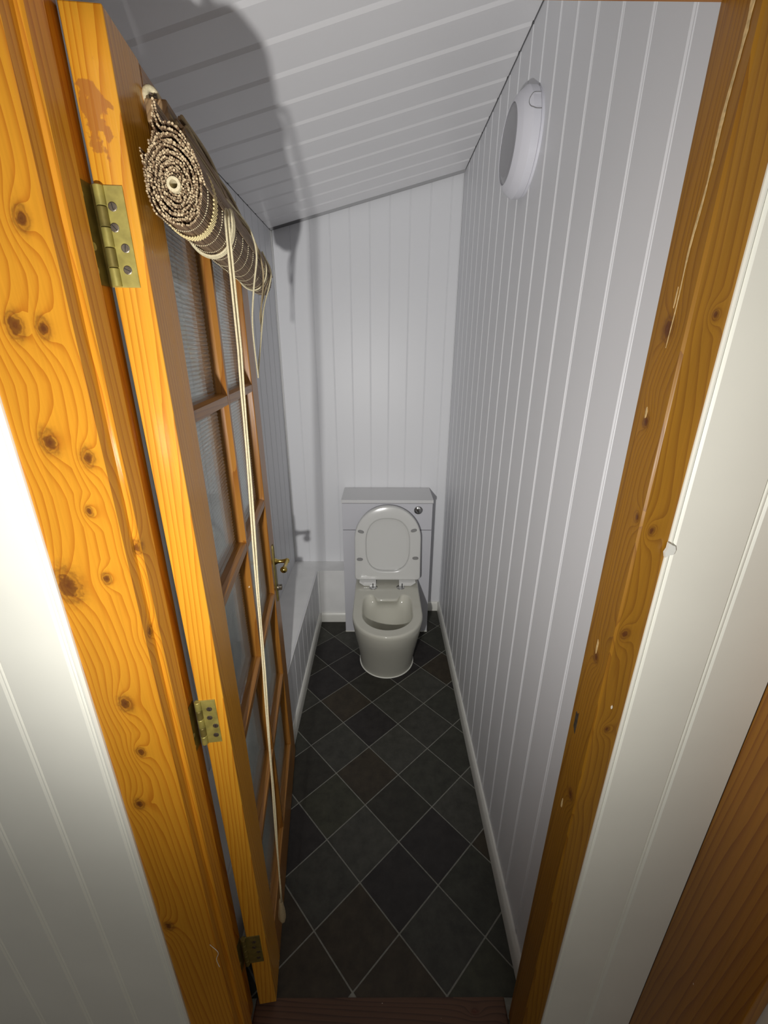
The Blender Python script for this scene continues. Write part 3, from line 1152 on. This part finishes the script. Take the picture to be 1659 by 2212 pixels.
# pull cords: three strands down to the tassel
for k, (dx_, dy_) in enumerate(((0, 0), (0.004, -0.0035), (-0.003, -0.004))):
    top = [(0.236 + dx_, -0.050, 1.822), (0.160 + dx_, -0.069, 1.798), (0.112 + dx_, -(0.082 + dy_), 1.778), (0.091 + dx_, -(0.0845 + dy_), 1.748),
           (0.0885 + dx_, -(0.0825 + dy_), 1.60)]
    line = catmull(top, 6)
    a = Vector(top[-1])
    e_ = Vector((0.050 + dx_ * 0.3, -(0.036 + dy_ * 0.3), 0.335))
    for q in range(1, 25):
        t = q / 24
        line.append(a.lerp(e_, t) + Vector((0.0009 * math.sin(t * 19 + k * 2.1), 0.0007 * math.sin(t * 23 + k), 0)))
    o = obj('pull_cord', *tube(line, 0.00165, 7), CORD, blind, True, smooth=True)
prof_ = [(0.0018, 0.0), (0.004, -0.006), (0.0052, -0.022), (0.0075, -0.045), (0.0088, -0.062), (0.0080, -0.078), (0.0060, -0.088), (0.003, -0.092)]
vs, fs = lathe([(r, -h) for r, h in prof_], (0.051, -0.034, 0.345), (0.0, 0.02, -1), 18)
vs = [Vector(v) + (Vector(v) - Vector((0.051, -0.034, v[2]))) * 0.16 * math.cos(7 * math.atan2(v[1] + 0.034, v[0] - 0.051)) for v in vs]
tas = obj('tassel', vs, fs, CORDD, blind, True, smooth=True)
tas['label'] = 'tan cord tassel'
# slack cords looping down from the far end
loops = [
    [(0.30, -0.055, 1.832), (0.38, -0.074, 1.812), (0.45, -0.080, 1.780), (0.475, -0.078, 1.745), (0.54, -0.060, 1.700), (0.590, -0.050, 1.668), (0.600, -0.046, 1.650),
     (0.615, -0.044, 1.645), (0.628, -0.044, 1.655), (0.622, -0.045, 1.69), (0.630, -0.062, 1.745), (0.640, -0.079, 1.785), (0.64, -0.066, 1.822)],
    [(0.26, -0.055, 1.836), (0.34, -0.076, 1.814), (0.385, -0.080, 1.780), (0.40, -0.066, 1.72), (0.43, -0.052, 1.66), (0.455, -0.047, 1.60), (0.485, -0.044, 1.548), (0.492, -0.043, 1.540),
     (0.505, -0.044, 1.56), (0.545, -0.050, 1.62), (0.585, -0.060, 1.70), (0.615, -0.074, 1.75), (0.622, -0.080, 1.785), (0.60, -0.066, 1.824)],
]
for k, lp in enumerate(loops):
    obj('slack_cord', *tube(catmull(lp, 8), 0.0019, 7), CORDD if k == 0 else CORD, blind, True, smooth=True)

# ---------------------------------------------------------------- toilet unit
UX0, UX1, UY = -0.2120, 0.2805, 2.174
unit = empty('toilet_unit', (0.034, 2.29, 0))
tag(unit, 'pale grey back to wall cistern unit with a chrome push button', 'cabinet')
box('side_panel', UX0, UX0 + 0.016, UY + 0.018, YB - 0.009, 0.0, 0.830, UNITM, unit)
box('side_panel', UX1 - 0.016, UX1, UY + 0.018, YB - 0.009, 0.0, 0.830, UNITM, unit)
box('back_rail', UX0 + 0.016, UX1 - 0.016, UY + 0.05, UY + 0.06, 0.0, 0.829, DARK, unit)
bev(box('lower_panel', UX0, UX1, UY, UY + 0.018, 0.006, 0.670, UNITM, unit), 0.001)
bev(box('upper_panel', UX0, UX1, UY, UY + 0.018, 0.674, 0.8275, UNITM, unit), 0.001)
bev(box('top_panel', UX0 - 0.004, UX1 + 0.004, UY - 0.002, YB - 0.008, 0.8300, 0.8475, UNITT, unit), 0.0015)
o = box('foot_seal', UX0 - 0.001, UX1 + 0.001, UY - 0.002, UY + 0.004, 0.0, 0.005, CAULK, unit)
fb = obj('flush_button', *lathe([(0.0235, 0), (0.0235, 0.004), (0.0205, 0.007), (0.0190, 0.0055)], (0.2035, UY, 0.791), (0, -1, 0), 32), CHROME, unit, auto=40)
obj('button_half', *lathe([(0.0180, 0), (0.0180, 0.0075), (0.015, 0.0095)], (0.2035, UY, 0.791), (0, -1, 0), 32), CHROME, fb, auto=40)

# ---------------------------------------------------------------- toilet
toilet = empty('toilet', (0.033, 1.98, 0))
tag(toilet, 'off white rimless toilet with its seat and lid raised', 'toilet')
CX = 0.033
N = 96


def resamp(pts, n):
    """closed loop, resampled evenly, starting at pts[0]"""
    P = [Vector(p) for p in pts] + [Vector(pts[0])]
    L = [0]
    for a, b in zip(P[:-1], P[1:]):
        L.append(L[-1] + (b - a).length)
    out = []
    j = 0
    for k in range(n):
        t = L[-1] * k / n
        while L[j + 1] < t:
            j += 1
        u = (t - L[j]) / max(L[j + 1] - L[j], 1e-9)
        out.append(P[j].lerp(P[j + 1], u))
    return out


def dshape(hw, yf, yb, ys, rc=0.02, hb_=None):
    """front of the pan is half an ellipse; starts at the front centre and runs anticlockwise seen from above"""
    hb_ = hb_ or hw
    pts = []
    for k in range(0, 31):
        t = PI / 2 * k / 30
        pts.append((CX + hw * math.sin(t), ys - (ys - yf) * math.cos(t)))
    for k in range(1, 10):
        t = k / 10
        pts.append((CX + hw + (hb_ - hw) * t, ys + (yb - rc - ys) * t))
    for k in range(1, 7):
        t = PI / 2 * k / 6
        pts.append((CX + hb_ - rc + rc * math.cos(t), yb - rc + rc * math.sin(t)))
    half = pts
    other = [(2 * CX - x, y) for x, y in half[::-1]][:-1]
    return resamp([(x, y) for x, y in half + other], N)


loops = []


def add(loop, z):
    loops.append([(p[0], p[1], z) for p in loop])


YP = 2.171
for z, hw, yf, ys in ((0.0, 0.1435, 1.7775, 1.93), (0.004, 0.1435, 1.777, 1.93), (0.05, 0.1445, 1.757, 1.915), (0.12, 0.149, 1.724, 1.89),
                      (0.20, 0.157, 1.680, 1.855), (0.28, 0.165, 1.634, 1.82), (0.34, 0.1700, 1.602, 1.795), (0.375, 0.1725, 1.590, 1.785),
                      (0.390, 0.1725, 1.5865, 1.782), (0.397, 0.1705, 1.588, 1.782), (0.400, 0.1660, 1.5925, 1.782)):
    add(dshape(hw, yf, YP, ys, 0.012), z)
# opening with the shelf between two lobes at the back
half = []
for k in range(0, 31):
    t = PI / 2 * k / 30
    half.append((0.124 * math.sin(t), 1.775 - 0.133 * math.cos(t)))
half += [tuple(v[:2]) for v in catmull([(0.124, 1.775, 0), (0.1255, 1.83, 0), (0.124, 1.885, 0), (0.114, 1.925, 0), (0.092, 1.943, 0),
                                        (0.072, 1.938, 0), (0.062, 1.918, 0), (0.053, 1.899, 0), (0.035, 1.896, 0), (0.0, 1.895, 0)], 6)][1:]
loop_in = [(CX + a, b) for a, b in half] + [(CX - a, b) for a, b in half[::-1][1:-1]]
loop_in = resamp(loop_in, N)


def oval(hx, hy, cy, n=2.3):
    pts = []
    for k in range(N):
        t = 2 * PI * k / N
        s_, c_ = math.sin(t), math.cos(t)
        pts.append((CX + hx * math.copysign(abs(s_) ** (2 / n), s_), cy - hy * math.copysign(abs(c_) ** (2 / n), c_)))
    return resamp(pts, N)


def mixl(a, b, t):
    return [(p[0] * (1 - t) + q[0] * t, p[1] * (1 - t) + q[1] * t) for p, q in zip(a, b)]


cc = (CX, 1.80)


def scl(loop, s):
    return [(cc[0] + (p[0] - cc[0]) * s, cc[1] + (p[1] - cc[1]) * s) for p in loop]


_out = dshape(0.1655, 1.593, YP - 0.001, 1.782, 0.012)
add(mixl(_out, scl(loop_in, 1.025), 0.06), 0.400)
add(mixl(_out, scl(loop_in, 1.025), 0.94), 0.400)
add(scl(loop_in, 1.025), 0.3997)
add(loop_in, 0.3975)
add(scl(loop_in, 0.985), 0.392)
ov = oval(0.122, 0.147, 1.787)
add(mixl(scl(loop_in, 0.98), ov, 0.25), 0.381)
add(mixl(scl(loop_in, 0.98), ov, 0.60), 0.366)
add(mixl(scl(loop_in, 0.98), ov, 0.92), 0.345)
add(oval(0.117, 0.141, 1.788), 0.322)
add(oval(0.108, 0.132, 1.79), 0.29)
add(oval(0.090, 0.112, 1.80), 0.25)
add(oval(0.068, 0.085, 1.815), 0.21)
add(oval(0.050, 0.062, 1.825), 0.18)
add(oval(0.036, 0.045, 1.832), 0.14)
vs = [p for l_ in loops for p in l_]
fs = []
for i in range(len(loops) - 1):
    for k in range(N):
        fs.append((i * N + k, i * N + (k + 1) % N, (i + 1) * N + (k + 1) % N, (i + 1) * N + k))
fs.append(tuple(range(N))[::-1])
fs.append(tuple(range((len(loops) - 1) * N, len(loops) * N)))
pan = obj('pan', vs, fs, CER, toilet, smooth=True)
ow = oval(0.046, 0.058, 1.827)
obj('water', [(p[0], p[1], 0.172) for p in ow] + [(p[0], p[1], 0.168) for p in scl(ow, 0.97)],
    [tuple(range(N))] + [(k, (k + 1) % N, N + (k + 1) % N, N + k)[::-1] for k in range(N)], WATER, toilet)
# bead of white sealant round the foot
ft = [(p[0], p[1], 0.0025) for p in dshape(0.1452, 1.775, YP, 1.93, 0.012)]
ft = [p for p in ft if p[1] < 2.16]
k0 = max(range(len(ft)), key=lambda k: 0 if k == 0 else (Vector(ft[k]) - Vector(ft[k - 1])).length)
ft = ft[k0:] + ft[:k0]
obj('sealant_bead', *tube(ft, 0.0030, 6), CAULK, toilet, smooth=True)

# seat and lid, raised and leaning back on the unit
SO = Vector((CX + 0.0035, 2.068, 0.424))
SV = Vector((0, 0.138, 0.9904)).normalized()
SN = Vector((0, -0.9904, 0.138)).normalized()


def seatpt(x, h, d):
    return SO + Vector((x, 0, 0)) + SV * h + SN * d


def seatloop(hw=0.1785, hs=0.232, top=0.414, rc=0.014, inset=0.0):
    hw -= inset
    pts = []
    for k in range(0, 25):     # start bottom centre
        pts.append(((hw - rc) * k / 24, inset))
    for k in range(1, 6):
        t = PI / 2 * k / 5
        pts.append((hw - rc + rc * math.sin(t), inset + rc - rc * math.cos(t)))
    for k in range(1, 20):
        pts.append((hw, rc + (hs - rc) * k / 20))
    for k in range(0, 31):
        t = PI / 2 * k / 30
        pts.append((hw * math.cos(t), hs + (top - inset - hs) * math.sin(t)))
    other = [(-a, b) for a, b in pts[::-1]][1:-1]
    return resamp(pts + other, 120)


def holeloop(sc=0.0):
    pts = []
    for k in range(120):
        t = -PI / 2 + 2 * PI * k / 120
        c_, s_ = math.cos(t), math.sin(t)
        n = 2.55 if s_ > 0 else 3.0
        pts.append(((0.1165 + sc) * math.copysign(abs(c_) ** (2 / n), c_), 0.199 + (0.146 + sc) * math.copysign(abs(s_) ** (2 / n), s_)))
    return resamp(pts, 120)


def bridge(ls, close=False):
    n = len(ls[0])
    vs = [p for l_ in ls for p in l_]
    fs = []
    m = len(ls)
    for i in range(m if close else m - 1):
        j = (i + 1) % m
        for k in range(n):
            fs.append((i * n + k, i * n + (k + 1) % n, j * n + (k + 1) % n, j * n + k))
    return vs, fs


ls = []
for inset, d in ((0.004, 0.001), (0.0, 0.004), (0.0, 0.012), (0.003, 0.0165), (0.008, 0.018)):
    ls.append([seatpt(a, b, d) for a, b in seatloop(inset=inset)])
for sc, d in ((0.010, 0.0205), (0.006, 0.0200), (0.002, 0.017), (0.0, 0.013), (0.0, 0.003), (0.002, 0.001)):
    ls.append([seatpt(a, b, d) for a, b in holeloop(sc)])
seat = obj('seat', *bridge(ls, True), SEATM, toilet, auto=50)
ls = []
for inset, d in ((0.012, -0.020), (0.003, -0.018), (-0.001, -0.013), (-0.001, -0.004), (0.001, -0.001), (0.010, -0.0008)):
    ls.append([seatpt(a, b, d) for a, b in seatloop(inset=inset)])
vs, fs = bridge(ls)
n_ = 120
# inner dished field of the lid
hl = [[seatpt(a, b, -0.0008) for a, b in holeloop(0.0)], [seatpt(a, b, -0.003) for a, b in holeloop(-0.010)],
      [seatpt(a, b, -0.0042) for a, b in holeloop(-0.016)]]
for l_ in hl:
    b = len(vs)
    vs += l_
    fs += [(b - n_ + k, b - n_ + (k + 1) % n_, b + (k + 1) % n_, b + k) for k in range(n_)]
fs.append(tuple(range(len(vs) - n_, len(vs))))
fs.append(tuple(range(n_))[::-1])
obj('lid', vs, fs, SEATM, toilet, auto=50)
for x, h, an in ((-0.1435, 0.276, -0.25), (0.1385, 0.283, 0.25), (-0.1500, 0.121, 0.0), (0.1500, 0.128, 0.0)):
    pts = []
    for k in range(20):
        t = 2 * PI * k / 20
        a = 0.0165 * math.copysign(abs(math.cos(t)) ** 0.8, math.cos(t))
        b = 0.0085 * math.sin(t)
        pts.append((x + a * math.cos(an) - b * math.sin(an), h + a * math.sin(an) + b * math.cos(an)))
    vs = [seatpt(a, b, 0.0165) for a, b in pts] + [seatpt(a, b, 0.023) for a, b in pts] + \
         [seatpt(x + (a - x) * .85, h + (b - h) * .85, 0.0245) for a, b in pts]
    fs = [tuple(range(20))[::-1], tuple(range(40, 60))] + [(r_ * 20 + k, r_ * 20 + (k + 1) % 20, r_ * 20 + 20 + (k + 1) % 20, r_ * 20 + 20 + k)
                                                           for r_ in range(2) for k in range(20)]
    o = obj('bumper', vs, fs, GREYRUB, seat, smooth=False)
    o['label'] = 'grey rubber bumper'
for sx in (-1, 1):
    hx = CX + 0.0035 + sx * 0.0935
    a0, a1 = sorted((hx - sx * 0.029, hx + sx * 0.055))
    pr = [(2.026, 0.4055), (2.031, 0.4012), (2.070, 0.4012), (2.080, 0.410), (2.080, 0.426), (2.050, 0.4265), (2.030, 0.422)]
    # barrel block, tapering at its outer end
    xi, xm, xo = hx - sx * 0.031, hx + sx * 0.034, hx + sx * 0.060
    vs = [(xi, a, b) for a, b in pr] + [(xm, a, b) for a, b in pr] + [(xo, 2.068 + (a - 2.068) * .8, 0.4265 + (b - 0.4265) * 0.35) for a, b in pr]
    n_ = len(pr)
    fs = [tuple(range(n_)), tuple(range(2 * n_, 3 * n_))[::-1]] + [(r_ * n_ + i, (r_ + 1) * n_ + i, (r_ + 1) * n_ + (i + 1) % n_, r_ * n_ + (i + 1) % n_)
                                                                  for r_ in range(2) for i in range(n_)]
    if sx < 0:
        fs = [f_[::-1] for f_ in fs]
    hg = obj('seat_hinge', vs, fs, SEATM, toilet)
    bev(hg, 0.0015)
    dx = CX + sx * 0.0745
    obj('hinge_disc', *lathe([(0.0225, 0), (0.0225, 0.003), (0.019, 0.0052)], (dx, 2.018, 0.400), (0, 0, 1), 28), CHROME, hg, auto=30)
    sxx = hx - sx * 0.014
    box('hinge_slot', sxx - 0.0024, sxx + 0.0024, 2.0250, 2.0275, 0.4045, 0.4195, SLOT, hg)

# ---------------------------------------------------------------- round bulkhead lamp on the right wall
LC = Vector((XR, 1.385, 2.108))
AX = (-1, 0, 0)
lamp = empty('bulkhead_lamp', tuple(LC))
tag(lamp, 'round white bulkhead lamp, unlit, high on the right wall', 'lamp')
obj('back_plate', *lathe([(0.1115, 0.000), (0.1115, 0.0065)], LC, AX, 72), LAMPW, lamp, auto=40)
obj('housing', *lathe([(0.1135, 0.0075), (0.1145, 0.009), (0.1145, 0.027), (0.1135, 0.029), (0.1010, 0.0445), (0.0990, 0.0460), (0.0850, 0.0555),
                       (0.0838, 0.0560), (0.0828, 0.0535)], LC, AX, 96), LAMPW, lamp, auto=16)
obj('diffuser', *lathe([(0.0826, 0.050), (0.0826, 0.0550), (0.065, 0.0565), (0.03, 0.0575), (0.004, 0.0578)], LC, AX, 64), LAMPD, lamp, smooth=True)
# the little cover let into the rim
pts = []
for k in range(13):
    t = PI * k / 12 - PI / 2
    pts.append((0.021 * math.sin(t), 0.020 + 0.016 * math.cos(t)))
ths = [0.46 + a / 0.1145 for a, b in pts]
pol = [(th_, max(0.008, b)) for th_, b in zip(ths, [q[1] for q in pts])]


def rimr(h):
    return 0.1145 if h < 0.0275 else 0.1145 - (h - 0.0275) * 0.8


def lamp_pt(th_, h, ex):
    r = rimr(h) + ex
    return LC + Vector((-h, -math.cos(th_) * r, math.sin(th_) * r))


cx_ = [(0.46 - 0.021 / 0.1145, 0.0085)] + pol + [(0.46 + 0.021 / 0.1145, 0.0085)]
n_ = len(cx_)
vs = [lamp_pt(a, b, -0.002) for a, b in cx_] + [lamp_pt(a, b, 0.0010) for a, b in cx_]
fs = [tuple(range(n_)), tuple(range(n_, 2 * n_))[::-1]] + [(i, (i + 1) % n_, n_ + (i + 1) % n_, n_ + i) for i in range(n_)]
obj('clip_cover', vs, fs, LAMPW, lamp)
outl = [lamp_pt(a, b, 0.0008) for a, b in cx_]
obj('cover_joint', *tube(outl, 0.0009, 5), GREYRUB, lamp)
